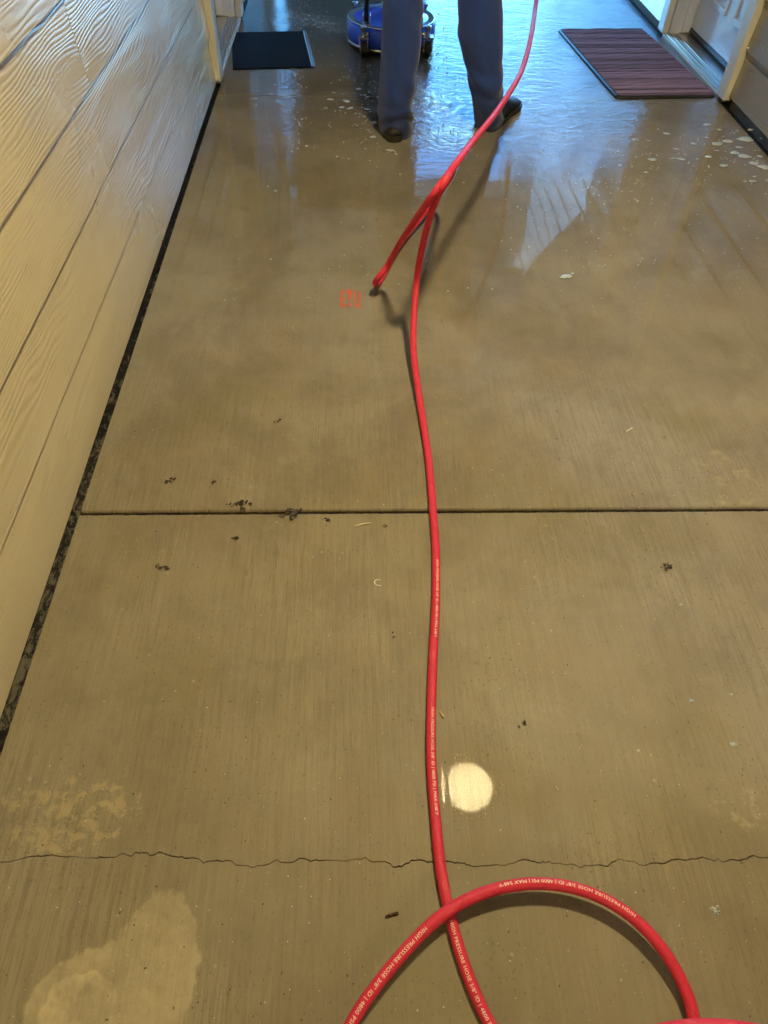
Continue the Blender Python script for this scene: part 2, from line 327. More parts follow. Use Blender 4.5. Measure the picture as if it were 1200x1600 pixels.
def mat_gap():
    t = NT('mouldy_joint'); n = t.noise(1, 6, .75, v=t.scale((48, 24, 20)), dist=1.4)
    c = t.mix(t.ss(t.m('ADD', n, t.ss(t.xyz()[1], .7, 2.2, .02, -.12)), .50, .57), (.008, .007, .006), (.13, .118, .092)); c = t.mix(t.ss(t.noise(60, 4), .55, .7, 0, .5), c, (.10, .09, .07))
    return t.pbr(c, .6, 0, t.bump(n, .006, .8), spec=.3)

M = {}
M['concrete'] = mat_concrete(); M['water'] = mat_water(); M['puddle'] = mat_puddle()
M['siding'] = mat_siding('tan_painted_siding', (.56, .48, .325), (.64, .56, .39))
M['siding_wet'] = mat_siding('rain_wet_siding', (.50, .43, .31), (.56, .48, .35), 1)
M['siding_shade'] = mat_siding('shade_toned_siding', (.27, .235, .185), (.31, .27, .21))  # same siding in a darker copy, with the right wall's shade in its colour
M['hose'] = mat_hose(); M['trousers'] = mat_fabric(); M['rug'] = mat_rug(); M['gap'] = mat_gap()
M['trim'] = simple('cream_trim_paint', (.60, .585, .545), .35, var=.06, bump=.0006, bscale=120, coat=.4)
M['trim2'] = simple('grey_door_paint', (.50, .52, .60), .38, var=.05, bump=.0004, bscale=160, coat=.3)
M['sill'] = simple('brushed_threshold', (.52, .52, .50), .28, 1, var=.1, nscale=80)
M['sillgrey'] = simple('worn_sill', (.36, .33, .28), .4, var=.2, bump=.001)
M['dark'] = simple('black_rubber', (.016, .017, .019), .42, var=.3, bump=.0006, bscale=300)
M['mat_rubber'] = simple('ribbed_black_rubber_mat', (.007, .009, .012), .8, var=.3, bump=.0004, bscale=420, spec=.06)
M['shoe'] = simple('black_leather', (.009, .009, .011), .6, var=.3, bump=.0008, bscale=180)
M['sole'] = simple('rubber_sole', (.02, .019, .018), .6, var=.3)
M['blue'] = simple('blue_moulded_plastic', (.022, .095, .72), .26, var=.15, bump=.0004, bscale=90, coat=.6)
M['steel'] = simple('wet_steel', (.55, .56, .58), .22, 1, var=.15, nscale=60)
M['black_tube'] = simple('black_powdercoat', (.018, .018, .02), .32, var=.2)
M['ceiling'] = simple('soffit_paint', (.60, .56, .48), .55, var=.05, bump=.0006, bscale=90)
M['backing'] = simple('wall_sheathing', (.12, .11, .09), .8)
M['asphalt'] = simple('asphalt_outside', (.06, .06, .06), .85, var=.3, nscale=60, bump=.004)
M['skin'] = simple('skin', (.42, .25, .17), .5, var=.1)
M['shirt'] = simple('dark_jacket_cloth', (.035, .040, .055), .8, var=.2, bump=.001)
M['hair'] = simple('dark_hair', (.02, .014, .01), .55, var=.4, nscale=200, bump=.003)
M['print'] = simple('white_hose_print', (.80, .66, .64), .5, var=.2, nscale=700)
M['stencil'] = simple('orange_marking_paint', (.62, .13, .06), .55, var=.25, nscale=120)
M['straw'] = simple('bleached_straw', (.70, .64, .48), .5, var=.15, nscale=200)
M['white'] = simple('white_plastic_scrap', (.78, .76, .70), .35, var=.1)
M['leaf'] = simple('wet_leaf_litter', (.050, .034, .018), .22, var=.5, nscale=300, bump=.002, bscale=500)
M['bark'] = simple('wet_bark', (.055, .022, .012), .25, var=.4, nscale=300, bump=.003, bscale=400)
M['grit'] = simple('grit', (.06, .05, .035), .5, var=.7, nscale=300)
M['seed'] = simple('tan_seed', (.52, .40, .18), .35, var=.25, nscale=300)
def mat_foam():
    t = NT('soap_foam'); d = t.voro(420); return t.pbr(t.mix(t.ss(d, .1, .5), (.80, .82, .84), (.55, .58, .60)), .25, 0, t.bump(d, .0025, .9), spec=.5, Subsurface_Weight=.2)
M['foam'] = mat_foam()
def mat_lamp():
    t = NT('lit_lamp_diffuser'); e = t.n('ShaderNodeEmission'); e.inputs['Color'].default_value = (1, .81, .40, 1); e.inputs['Strength'].default_value = LAMP_L
    t.t.links.new(e.outputs[0], t.out.inputs[0]); return t.mat
M['lamp'] = mat_lamp()
def mat_drop():
    t = NT('bubble_skin'); return t.pbr((.90, .92, .95), .06, 0, spec=.7, Transmission_Weight=.35)
M['bubble'] = mat_drop()

# ------------------------------------------------------------------ setting: pavement with joints and a crack, open edges along both walls
XL, XR = -.62, 1.70          # faces of the two walls at the ground
SL, SR = -.605, 1.682        # edges of the slabs
Y0, Y1 = -5.0, 14.0
pav = empty('pavement', kind='structure')
crack_px = [(0,1346),(50,1340),(75,1334),(85,1338),(110,1340),(165,1341),(200,1333),(220,1329),(258,1332),(285,1340),(330,1342),(380,1350),(400,1353),(440,1345),(480,1343),(530,1345),(545,1342),(575,1343),(620,1353),(660,1345),(680,1347),(720,1350),(750,1356),(790,1352),(815,1343),(850,1345),(880,1353),(935,1352),(965,1343),(1000,1353),(1040,1346),(1080,1342),(1130,1343),(1200,1340)]
cr = [G(*p) for p in crack_px]; cxs = [SL] + [p.x for p in cr] + [.85, 1.05, 1.3, SR]; cys = [cr[0].y+.004] + [p.y for p in cr] + [.325, .300, .315, .305]
xs = np.unique(np.r_[np.arange(SL, SR, .0022), SR]); yc = np.interp(xs, cxs, cys)
for a, k in ((.0020, 70), (.0012, 170), (.0007, 420)):
    q = rng.normal(size=int((SR-SL)*k)+4); yc += a*np.interp(xs, np.linspace(SL, SR, len(q)), q)
wid = np.interp(xs, np.linspace(SL, SR, 90), rng.uniform(.00012, .00085, 90))
def slab(ylo, yhi, hw, name='slab', jl=None, jh=None):
    """one concrete panel; tooled round edge at straight joints, ragged edge along the crack; 0.1 m deep"""
    m = MB(); e = .007
    lo = jl if jl is not None else np.full(len(xs), ylo); hi = jh if jh is not None else np.full(len(xs), yhi)
    def nib(): return .0004*rng.normal(size=len(xs)) + .0026*np.maximum(0, np.interp(xs, np.linspace(SL, SR, 420), rng.normal(size=420))-1.75)
    if jl is None: lo = lo + nib()
    if jh is None: hi = hi - nib()
    rows = []
    if jl is None: rows += [(lo, -.1), (lo, -.006), (lo+e*.25, -.0028), (lo+e*.6, -.0009), (lo+e*1.4, 0)]
    else: rows += [(lo, -.1), (lo, -.0006), (lo+.0008, 0)]
    if jh is None: rows += [(hi-e*1.4, 0), (hi-e*.6, -.0009), (hi-e*.25, -.0028), (hi, -.006), (hi, -.1)]
    else: rows += [(hi-.0008, 0), (hi, -.0006), (hi, -.1)]
    m.loft([[(a, b, z) for a, b in zip(xs, r)] for r, z in rows], 0, False, False, False)
    n = len(rows)
    return m.build(name, M['concrete'], pav)
JY, JW = 1.039, .0042
slab(Y0, 0, 0, jh=yc-wid); slab(0, JY-JW, 0, jl=yc+wid)
slab(JY+JW, 3.505-JW, 0); slab(3.505+JW, 6.1-JW, 0); slab(6.1+JW, 8.7-JW, 0); slab(8.7+JW, Y1, 0)
m = MB(); m.box(SL-.05, SR+.05, Y0, Y1, -.10, -.012); m.build('joint_bed', M['gap'], pav)

g = MB(); g.add([(-300, -300, -.11), (300, -300, -.11), (300, 300, -.11), (-300, 300, -.11)], [(0, 1, 2, 3)]); tag(g.build('ground', M['asphalt']), kind='structure')

# ceiling of boards over the whole breezeway
ceil = empty('ceiling', kind='structure'); CZ = 2.6; CY1 = 6.40
bw = .196
k = 0; xx = XL-.3
while xx < XR+.3:
    m = MB(); m.box(xx+.003, xx+bw-.003, Y0, CY1, CZ, CZ+.02); m.build('soffit_board', M['ceiling'], ceil, bevel=.003, seg=1); xx += bw
m = MB(); m.box(-4, 5, Y0-.3, CY1-.002, CZ+.021, 5.4); m.build('roof_deck', M['backing'], ceil)
m = MB(); m.box(XL+.03, XR-.03, CY1+.001, CY1+.03, CZ-.07, CZ+.30); m.build('fascia', M['trim'], ceil, bevel=.004)

# ------------------------------------------------------------------ lap siding walls
def siding(root, X, sgn, y0, y1, z0, mat, joints=(), zs=None, ztop=CZ):
    """courses of boards; sgn=+1 faces +x; each board its own part, joints = {course: [y,...]}"""
    ex, th = .1845, .016; i = 0; z = z0
    while z < ztop-.02:
        za, zb = z, min(z+ex+.024, ztop-.001)
        cuts = [y0] + sorted(joints.get(i, [])) + [y1] if joints else [y0, y1]
        for a, b in zip(cuts[:-1], cuts[1:]):
            a2 = a + (.0011 if a != y0 else 0); b2 = b - (.0011 if b != y1 else 0)
            n = max(2, int((b2-a2)/.25)); ys = np.linspace(a2, b2, n)
            wob = .0009*np.sin(ys*3.1+i*1.7) + .0006*np.sin(ys*7.7+i)
            m = MB(); rings = []
            ft = .0135*(zb-za)/ex           # face leans back towards the top
            for y, o in zip(ys, wob):
                f = lambda d, zz: (X - sgn*(d - o), y, zz)
                rings.append([f(.0125, za), f(.0015, za), f(0, za+.002), f(ft*.5, (za+zb)/2), f(ft, zb), f(ft+.004, zb)])
            if sgn < 0: rings = [r[::-1] for r in rings]
            m.loft(rings, 0, True, False); m.build('siding_board', mat, root)
        z += ex; i += 1
DL0, DL1 = 3.60, 4.66       # left door opening (between outer casings)
DR0, DR1 = 3.475, 4.53
wl = empty('siding_wall', 'long tan lap-siding wall running along the left edge of the walkway', 'wall', (XL, 0, 0))
def at0(o): o.matrix_parent_inverse = Matrix.Translation(-Vector(o.parent.location)); return o
wl.location = (0, 0, 0)
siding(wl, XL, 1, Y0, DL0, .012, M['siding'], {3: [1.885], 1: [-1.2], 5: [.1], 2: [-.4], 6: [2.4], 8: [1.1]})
m = MB(); m.box(XL-.20, XL-.0212, Y0, DL0, -.10, CZ); m.build('wall_core', M['backing'], wl)
wl2 = empty('siding_wall', 'lap-siding wall beyond the left doorway, behind the small black mat', 'wall')
GY = 8.2
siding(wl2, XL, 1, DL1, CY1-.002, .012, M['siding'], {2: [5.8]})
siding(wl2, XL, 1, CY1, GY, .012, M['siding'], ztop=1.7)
m = MB(); m.box(XL-.20, XL-.0212, CY1, GY, -.10, 1.7); m.build('low_core', M['backing'], wl2)
m = MB(); m.box(XL-.20, XL-.0212, DL1, CY1-.001, -.10, CZ); m.build('wall_core', M['backing'], wl2)
wr = empty('siding_wall', 'dim brown lap-siding wall at the right edge, on the near side of the doorway', 'wall')
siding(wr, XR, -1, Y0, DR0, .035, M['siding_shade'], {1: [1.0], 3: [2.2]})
m = MB(); m.box(XR+.0212, XR+.20, Y0, DR0, -.10, CZ); m.build('wall_core', M['backing'], wr)
wr2 = empty('siding_wall', 'wet lap-siding wall past the right doorway, shining blue with sky light', 'wall')
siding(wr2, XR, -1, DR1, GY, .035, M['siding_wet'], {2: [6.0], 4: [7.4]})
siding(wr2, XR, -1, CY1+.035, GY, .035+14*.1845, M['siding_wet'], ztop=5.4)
m = MB(); m.box(XR+.0212, XR+.20, DR1, GY, -.10, 5.4); m.build('wall_core', M['backing'], wr2)
wb = empty('siding_wall', 'siding wall closing the walkway behind the viewer', 'wall')
m = MB(); m.box(XL-.2, XR+.2, Y0-.25, Y0-.002, -.1, CZ); m.build('wall_core', M['backing'], wb)
we = empty('siding_wall', 'low dark partition at the far end of the roofed walkway, left of the open sky', 'wall')
m = MB(); m.box(-.508, .55, CY1+.035, CY1+.16, -.1, 1.95); m.build('wall_core', M['backing'], we)
m = MB(); m.box(XL-.01, XL+.050, CY1-.085, CY1-.004, .012, CZ-.08); m.build('corner_board', M['trim'], wl2, bevel=.004)
br = empty('upper_storey', 'upper wall bridging the walkway beyond the open gap, sky showing beneath it', 'building')
m = MB(); m.box(XL-.2, XR+.2, GY+.002, GY+.30, 2.66, 3.9); m.build('bridge_wall', M['backing'], br)
m = MB(); m.box(XL-.2, XR+.2, GY-.03, GY+.31, 2.56, 2.658); m.build('bridge_trim', M['trim'], br, bevel=.004)
for a_, b_ in ((XL-.20, XL-.03), (XR+.03, XR+.20)):
    m = MB(); m.box(a_, b_, GY+.002, GY+.30, -.1, 2.555); m.build('bridge_post', M['backing'], br)

# ------------------------------------------------------------------ doorways
def doorway(X, s, y0, y1, label, opened):
    """s=+1: the wall faces +x (left wall). Recessed door with casing, jambs, sill"""
    r = empty('doorway', label, 'door'); D = lambda d: X - s*d         # d = depth into the wall, negative is proud
    def bx(m, d0, d1, a, b, z0, z1): m.box(min(D(d0), D(d1)), max(D(d0), D(d1)), a, b, z0, z1)
    cw = .085
    for a, b in ((y0+.001, y0+cw), (y1-cw, y1-.001)):
        m = MB(); bx(m, -.022, .012, a, b, .018, 2.2); m.build('casing', M['trim'], r, bevel=.004)
    m = MB(); bx(m, -.022, .012, y0+.001, y1-.001, 2.202, 2.31); m.build('head_casing', M['trim'], r, bevel=.004)
    for a, b in ((y0+cw-.012, y0+cw+.010), (y1-cw-.010, y1-cw+.012)):
        m = MB(); bx(m, .014, .155, a, b, .018, 2.19); m.build('jamb', M['trim2'], r, bevel=.003)
    for a, b in ((y0+cw+.0105, y0+cw+.024), (y1-cw-.024, y1-cw-.0105)):
        m = MB(); bx(m, .075, .118, a, b, .03, 2.18); m.build('door_stop', M['trim2'], r, bevel=.002)
    m = MB(); bx(m, .0, .20, y0+.0, y1, 2.312, CZ-.002); m.build('lintel', M['backing'], r)
    m = MB(); bx(m, -.012, .16, y0+cw+.0005-.012, y1-cw-.0005+.012, -.09, .016); m.build('sill', M['sillgrey'], r, bevel=.004)
    th = MB()
    for i in range(5): bx(th, -.004+.011*i, .004+.011*i, y0+cw+.011, y1-cw-.011, .0165, .0225 + .002*(i == 2))
    bx(th, .050, .112, y0+cw+.011, y1-cw-.011, .0165, .026); th.build('threshold', M['sill'], r, bevel=.0015)
    leaf = MB(); a, b = y0+cw+.026, y1-cw-.026; bx(leaf, .122, .160, a, b, .036, 2.16)
    lo = leaf.build('door_leaf', M['trim2'], r, bevel=.003)
    for za, zb in ((.20, .92), (1.08, 2.0)):
        for ya, yb in ((a+.10, (a+b)/2-.05), ((a+b)/2+.05, b-.10)):
            pm = MB()
            bx(pm, .112, .1215, ya, yb, za, za+.022); bx(pm, .112, .1215, ya, yb, zb-.022, zb); bx(pm, .112, .1215, ya, ya+.022, za+.0225, zb-.0225); bx(pm, .112, .1215, yb-.022, yb, za+.0225, zb-.0225)
            bx(pm, .1175, .1215, ya+.05, yb-.05, za+.05, zb-.05)
            pm.build('panel_moulding', M['trim2'], lo, bevel=.004)
    sw = MB(); bx(sw, .116, .121, a, b, .037, .055); sw.build('door_sweep', M['dark'], lo)
    kn = MB(); kn.loft([[(D(.121-q), b-.07+rr*math.cos(t*math.pi/8), 1.0+rr*math.sin(t*math.pi/8)) for t in range(16)] for q, rr in ((0, .03), (.006, .03), (.008, .012), (.03, .012), (.034, .024), (.05, .028), (.06, .02), (.063, .004))]); kn.build('door_knob', M['steel'], lo)
    bk = MB(); bx(bk, .165, .30, y0-.05, y1+.05, -.1, CZ); bk.build('wall_core', M['backing'], r)
    return r
doorway(XL, 1, DL0, DL1, 'cream framed doorway in the left wall, beside the black mat', False)
doorway(XR, -1, DR0, DR1, 'grey panelled door with pale frame and metal threshold, behind the striped brown mat', False)

# ------------------------------------------------------------------ ceiling lamps (lit)
def lamp(x, y, label):
    r = empty('ceiling_lamp', label, 'ceiling lamp', (x, y, CZ), group='round lamps on the walkway ceiling')
    m = MB(); m.lathe([(.05, -.001), (.138, -.001), (.140, -.018), (.128, -.026), (.124, -.024)], 0, 0, 48); m.build('lamp_rim', M['trim'], r)
    m = MB(); m.lathe([(.123, -.024), (.115, -.034), (.08, -.043), (.04, -.047), (.004, -.048)], 0, 0, 48); m.build('diffuser', M['lamp'], r)
lp = G(733, 1228); kf = (CZ-.04+H)/H
lamp(lp.x*kf, lp.y*kf, 'lit round lamp overhead, mirrored in the puddle beside the red hose')
lamp(lp.x*kf, -4.1, 'lit round lamp on the ceiling behind the viewer')

# ------------------------------------------------------------------ water on the pavement
m = MB(); nx, ny = 24, 80
xsw = np.linspace(SL+.001, SR-.001, nx); ysw = np.linspace(.35, Y1-.05, ny)
m.loft([[(a, b, .0035) for a in xsw] for b in ysw], 0, False, True, False)
tag(m.build('water_film', M['water']), kind='structure')
# puddle under the lamp with a ragged near edge, and a sliver of water creeping up against the hose
pc = G(733, 1228); m = MB(); rows = []
rag = np.interp(np.linspace(-1, 1, 41), np.linspace(-1, 1, 14), rng.uniform(0, .0042, 14))
for j in range(41):
    v = -1+2*j/40; yy = pc.y + v*.050; row = []
    xl = G(698, 1228).x + rag[j] + .004*v*v; xr = pc.x + .052*math.sqrt(max(0, 1-v*v)) + .0009*math.sin(v*19)
    for i in range(12): row.append((xl + (max(xr, xl+.001)-xl)*i/11, yy, .0022))
    rows.append(row)
m.loft(rows, 0, False, True, False); rows = []
xa = G(688, 1228).x; xb = G(697, 1228).x
for j in range(31):
    v = -1+2*j/30; yy = pc.y - .001 + v*.033; wv_ = (1-abs(v)**1.3); xc = xa+.0035+.0012*v; row = []
    for i in range(5): q = i/4; row.append((xc + (q-.35)*wv_*.0072, yy, .0024 - .021*(q-.35)*wv_*.0072))
    rows.append(row)
m.loft(rows, 0, False, True, False)
tag(m.build('puddle', M['puddle']), kind='structure')

# ------------------------------------------------------------------ the hose
RH = .0088
def P(px, py, z=RH): return G(px, py, z)
path = [(.72, 3.72, .95), (.80, 3.70, .80)]
path += [P(852, -150, .55), P(845, -60, .44), P(838, 0, .37), P(829, 60, .35), P(815, 110, .35), P(793, 150, .36), P(768, 185, .38), P(738, 222, .41), P(708, 262, .44), P(680, 300, .42), P(648, 345, .30), P(622, 385, .18), P(604, 417, .095), P(593, 432, .075), P(586, 440, .05),
         P(590, 444, .014), P(602, 424, .011), P(622, 386, .022), P(652, 347, .03), P(680, 313, .06), P(699, 285, .15), P(707, 270, .28), P(705, 268, .40), P(694, 286, .44), P(679, 318, .38), P(663, 372, .27), P(652, 430, .165), P(647, 490, .09), P(646, 545, .045), P(653, 605, .022), P(662, 665, .0105),
         P(670, 720), P(676, 790), P(681, 860), P(681, 940), P(677, 1020), P(674, 1110), P(674, 1190), P(680, 1270), P(689, 1360), P(703, 1430), P(726, 1510), P(765, 1600)]
path += [(.235, .02, RH), (.33, -.13, RH), (.52, -.22, .02), (.76, -.17, .08), (.84, -.02, .18)]
path += [P(1300, 1652, .27), P(1200, 1618, .30), P(1100, 1606, .30), P(1010, 1620, .28), P(930, 1660, .24)]
path += [(.22, -.06, .16), (.24, -.18, .07), (.36, -.22, .02), (.47, -.10, .012), P(1092, 1665, .012), P(1084, 1585, .016), P(1064, 1530, .022), P(1032, 1478, .028), P(985, 1430, .030), P(920, 1394, .031), P(840, 1380, .032), P(752, 1396, .032), P(690, 1430, .031), P(637, 1481, .028), P(585, 1544, .025), P(548, 1600, .022)]
path += [(-.06, .0, .02), (-.09, -.14, RH), (-.05, -.35, RH), (.1, -.7, RH), (.3, -1.2, RH)]
hp = smooth(spline(path, .006), 11)
hp[:, 2] = np.maximum(hp[:, 2], RH)
rings, frames = sweep(hp, RH, 24)
arc = np.r_[0, np.cumsum(np.linalg.norm(np.diff(hp, axis=0), axis=1))]
hm = MB(); hm.loft(rings, 0, True, True)
hose = hm.build('pressure_hose', M['hose'])
tag(hose, 'long red high-pressure hose snaking over the wet walkway and looping in front', 'hose')
uvl = hose.data.uv_layers.new(name='UVMap'); NS = 24
for p in hose.data.polygons:
    vi = [hose.data.loops[l].vertex_index for l in p.loop_indices]
    if len(vi) != 4: continue
    js = [i % NS for i in vi]; wrap = max(js)-min(js) > NS/2
    for l, i, j in zip(p.loop_indices, vi, js):
        uvl.data[l].uv = ((j+NS if wrap and j < NS/2 else j)/NS, arc[i//NS])
# white lettering printed along the hose, wrapped round it
fc = bpy.data.curves.new('print', 'FONT'); fc.body = 'HIGH PRESSURE HOSE 3/8" ID | 4800 PSI | MAX 248\u00b0F'; fc.size = 1; fc.offset = .0; fc.space_character = 1.06; fc.resolution_u = 2
to = bpy.data.objects.new('print', fc); C.objects.link(to)
dg = bpy.context.evaluated_depsgraph_get(); tm = bpy.data.meshes.new_from_object(to.evaluated_get(dg))
bt = bmesh.new(); bt.from_mesh(tm); bmesh.ops.triangulate(bt, faces=bt.faces[:])
for _ in range(2): bmesh.ops.subdivide_edges(bt, edges=[e for e in bt.edges if e.calc_length() > .12], cuts=2, use_grid_fill=True)
bmesh.ops.triangulate(bt, faces=bt.faces[:]); bt.to_mesh(tm); bt.free()
tv = np.array([v.co[:] for v in tm.vertices]); tf = [tuple(p.vertices) for p in tm.polygons]
bpy.data.objects.remove(to); bpy.data.curves.remove(fc); bpy.data.meshes.remove(tm)
tv[:, 0] -= tv[:, 0].min(); tv[:, 0] /= tv[:, 0].max(); tv[:, 1] -= .36
hpx = []
for q in hp:
    d = q - np.array([0, 0, H]); dz = d@AF
    hpx.append((600+FPX*(d@AR)/dz, 800-FPX*(d@AU)/dz) if dz > .01 else (-9e9, -9e9))
hpx = np.array(hpx)
def find(px, py, lo=0, hi=1e9):
    dd = (hpx[:, 0]-px)**2 + (hpx[:, 1]-py)**2; dd[(arc < lo) | (arc > hi)] = 1e18; return int(dd.argmin())
def lettering(i0, length, cap, side):
    s0 = arc[i0]; vs = []
    for x, y, _ in tv:
        s = s0 + x*length; f = np.interp(s, arc, np.arange(len(arc))); i = min(int(f), len(arc)-2); fr = f-i
        p = Vector(hp[i]*(1-fr)+hp[i+1]*fr); t = (frames[i][1]*(1-fr)+frames[i+1][1]*fr).normalized()
        view = (Vector((0, 0, H))-p); view -= t*view.dot(t); view.normalize(); b = view.cross(t)     # b: left of reading direction = letter top
        b = -t.cross(view) if False else view.cross(t)
        a = (y*cap/.72)/RH + side
        vs.append(p + (view*math.cos(a) + b*math.sin(a))*(RH+.00025))
    mb = MB(); mb.add(vs, tf); mb.build('lettering', M['print'], hose)
sm = arc[find(676, 790)]; se = arc[find(726, 1510)]
iB = find(683, 880, sm-.1, se); lettering(iB, .185, .0052, .35)
iB = find(674, 1110, sm, se); lettering(iB, .185, .0052, .35)
iB = find(705, 1440, sm, se+.1); lettering(iB, .185, .0052, .0)
ia = find(992, 1432, se+.3); lettering(ia, .205, .0052, -.45)
ib = find(668, 1450, se+.3); lettering(ib, .205, .0056, -.05)

# ------------------------------------------------------------------ mats
a, b, c_, d_ = G(364, 110), G(490, 107), G(362, 53), G(478, 51)
ang = math.atan2(b.y-a.y, b.x-a.x)
r = empty('door_mat', 'thin black rubber mat lying wet in front of the left doorway', 'mat', (a.x, a.y, 0)); r.rotation_euler.z = ang
m = MB(); m.box(0, .385, 0, .545, .001, .008); m.build('mat_base', M['mat_rubber'], r, bevel=.002)
m = MB()
m.loft([[(.385-.011, 0.001, .0085), (.385-.011, .544, .0085)], [(.385-.004, 0.001, .0105), (.385-.004, .544, .0105)], [(.385+.005, -.004, .007), (.385+.005, .549, .007)], [(.385+.008, -.004, .0015), (.385+.008, .549, .0015)]], 0, False, True, False); m.build('mat_edge', M['steel'], r)
m = MB(); m.box(.062, .065, .004, .541, .0081, .0092); m.build('mat_crease', M['mat_rubber'], r)
a, b, c_, d_ = G(962, 156), G(1124, 152), G(900, 48), G(1036, 47)
ang = math.atan2(b.y-a.y, b.x-a.x)*.75
r = empty('door_mat', 'striped brown ribbed carpet mat soaked with water at the right-hand door', 'mat', (a.x, a.y, 0)); r.rotation_euler.z = ang
Wm, Lm = .485, 1.0
def rrect(w0, l0, w1, l1, rad, n=6):
    out = []
    for cx, cy, a0 in ((w1-rad, l1-rad, 0), (w0+rad, l1-rad, 90), (w0+rad, l0+rad, 180), (w1-rad, l0+rad, 270)):
        for i in range(n+1): t = R(a0+90*i/n); out.append((cx+rad*math.cos(t), cy+rad*math.sin(t)))
    return out
m = MB(); m.loft([[(x, y, z) for x, y in rrect(i, i, Wm-i, Lm-i, .03-i*.4)] for i, z in ((0, .001), (-.001, .006), (.004, .012), (.012, .0125))]); m.build('mat_border', M['dark'], r)
m = MB(); rows = []; nr = 58
for k in range(nr*4+1):
    y = .014 + (Lm-.028)*k/(nr*4); z = .0135 + .0032*abs(math.sin(math.pi*k/4)); ins = .012 + (.014 if k in (0, nr*4) else 0)
    rows.append([(x, y, z + .0008*math.sin(x*40+k)) for x in np.linspace(ins, Wm-ins, 14)])
m.loft(rows, 0, False, False, False); m.build('mat_ribs', M['rug'], r)

# ------------------------------------------------------------------ surface cleaner
cx, cy = .195, 4.245
r = empty('surface_cleaner', 'blue round floor-washing machine on casters in front of the worker', 'floor cleaner', (cx, cy, 0))
m = MB(); m.lathe([(.215, .030), (.226, .034), (.228, .060), (.226, .100), (.221, .112), (.214, .117), (.205, .116), (.19, .120), (.12, .135), (.06, .142), (.01, .143)], 0, 0, 64); m.build('deck', M['blue'], r)
m = MB(); m.lathe([(.212, .012), (.222, .012), (.222, .033), (.212, .033)], 0, 0, 64); m.build('skirt', M['steel'], r)
m = MB(); m.lathe([(.2175, .1175), (.2215, .1165), (.222, .1205), (.218, .1225), (.214, .1205)], 0, 0, 64); m.build('deck_rim', M['steel'], r)
m = MB(); m.lathe([(.05, .1435), (.05, .17), (.042, .19), (.03, .195), (.03, .22), (.005, .225)], 0, 0, 24); m.build('swivel', M['steel'], r)
for ax in (-.128, .128):
    m = MB()
    for o in (-.020, .014): m.box(ax+o, ax+o+.006, -.172, -.118, .118, .165)
    m.box(ax-.0135, ax+.0135, -.172, -.118, .118, .128); m.build('handle_bracket', M['steel'], r, bevel=.002)
hb = spline([(-.128, -.145, .135), (-.128, -.15, .20), (-.118, -.19, .27), (-.07, -.30, .40), (-.01, -.50, .70), (.03, -.62, .90), (.04, -.68, .98)], .015)
m = MB(); m.tube(hb, .0115, 14); m.build('handle_tube', M['black_tube'], r)
hb2 = spline([(.128, -.145, .135), (.128, -.15, .20), (.126, -.19, .27), (.115, -.30, .40), (.10, -.50, .70), (.09, -.62, .90), (.08, -.68, .98)], .015)
m = MB(); m.tube(hb2, .0115, 14); m.build('handle_tube', M['black_tube'], r)
m = MB(); m.tube([(-.20, -.68, .98), (-.1, -.68, .985), (.1, -.68, .985), (.2, -.68, .985), (.34, -.68, .98)], .014, 14); m.build('handle_bar', M['black_tube'], r)
for an in (237, 312, 135, 45):
    t = R(an); ex, ey = .246*math.cos(t), .246*math.sin(t)
    cr_ = empty('caster', loc=(ex*1.06, ey*1.06, 0)); cr_.parent = r; cr_.scale = (1.28, 1.28, 1.28)
    m = MB(); m.box(-.020, .020, -.022, .022, .066, .072); m.box(-.018, -.013, -.012, .012, .022, .066); m.box(.013, .018, -.012, .012, .022, .066); m.lathe([(.008, .072), (.008, .095), (.012, .096), (.012, .104), (.003, .108)], 0, 0, 14); m.box(-.012-.5*0, .012, -.006, .006, .0725, .0735)
    m.build('caster_fork', M['steel'], cr_, bevel=.001)
    m = MB(); m.loft([[(xq, rr*math.cos(2*math.pi*j/28), .030+rr*math.sin(2*math.pi*j/28)) for j in range(28)] for xq, rr in ((-.011, .008), (-.0115, .022), (-.009, .0265), (0, .028), (.009, .0265), (.0115, .022), (.011, .008))]); m.build('caster_wheel', M['dark'], cr_)
    arm = MB(); q = Vector((-math.cos(t), -math.sin(t), 0)); arm.tube([(0, 0, .070), tuple(q*.03+Vector((0, 0, .072))), tuple(q*.05+Vector((0, 0, .078)))], .009, 10); arm.build('caster_arm', M['steel'], cr_)

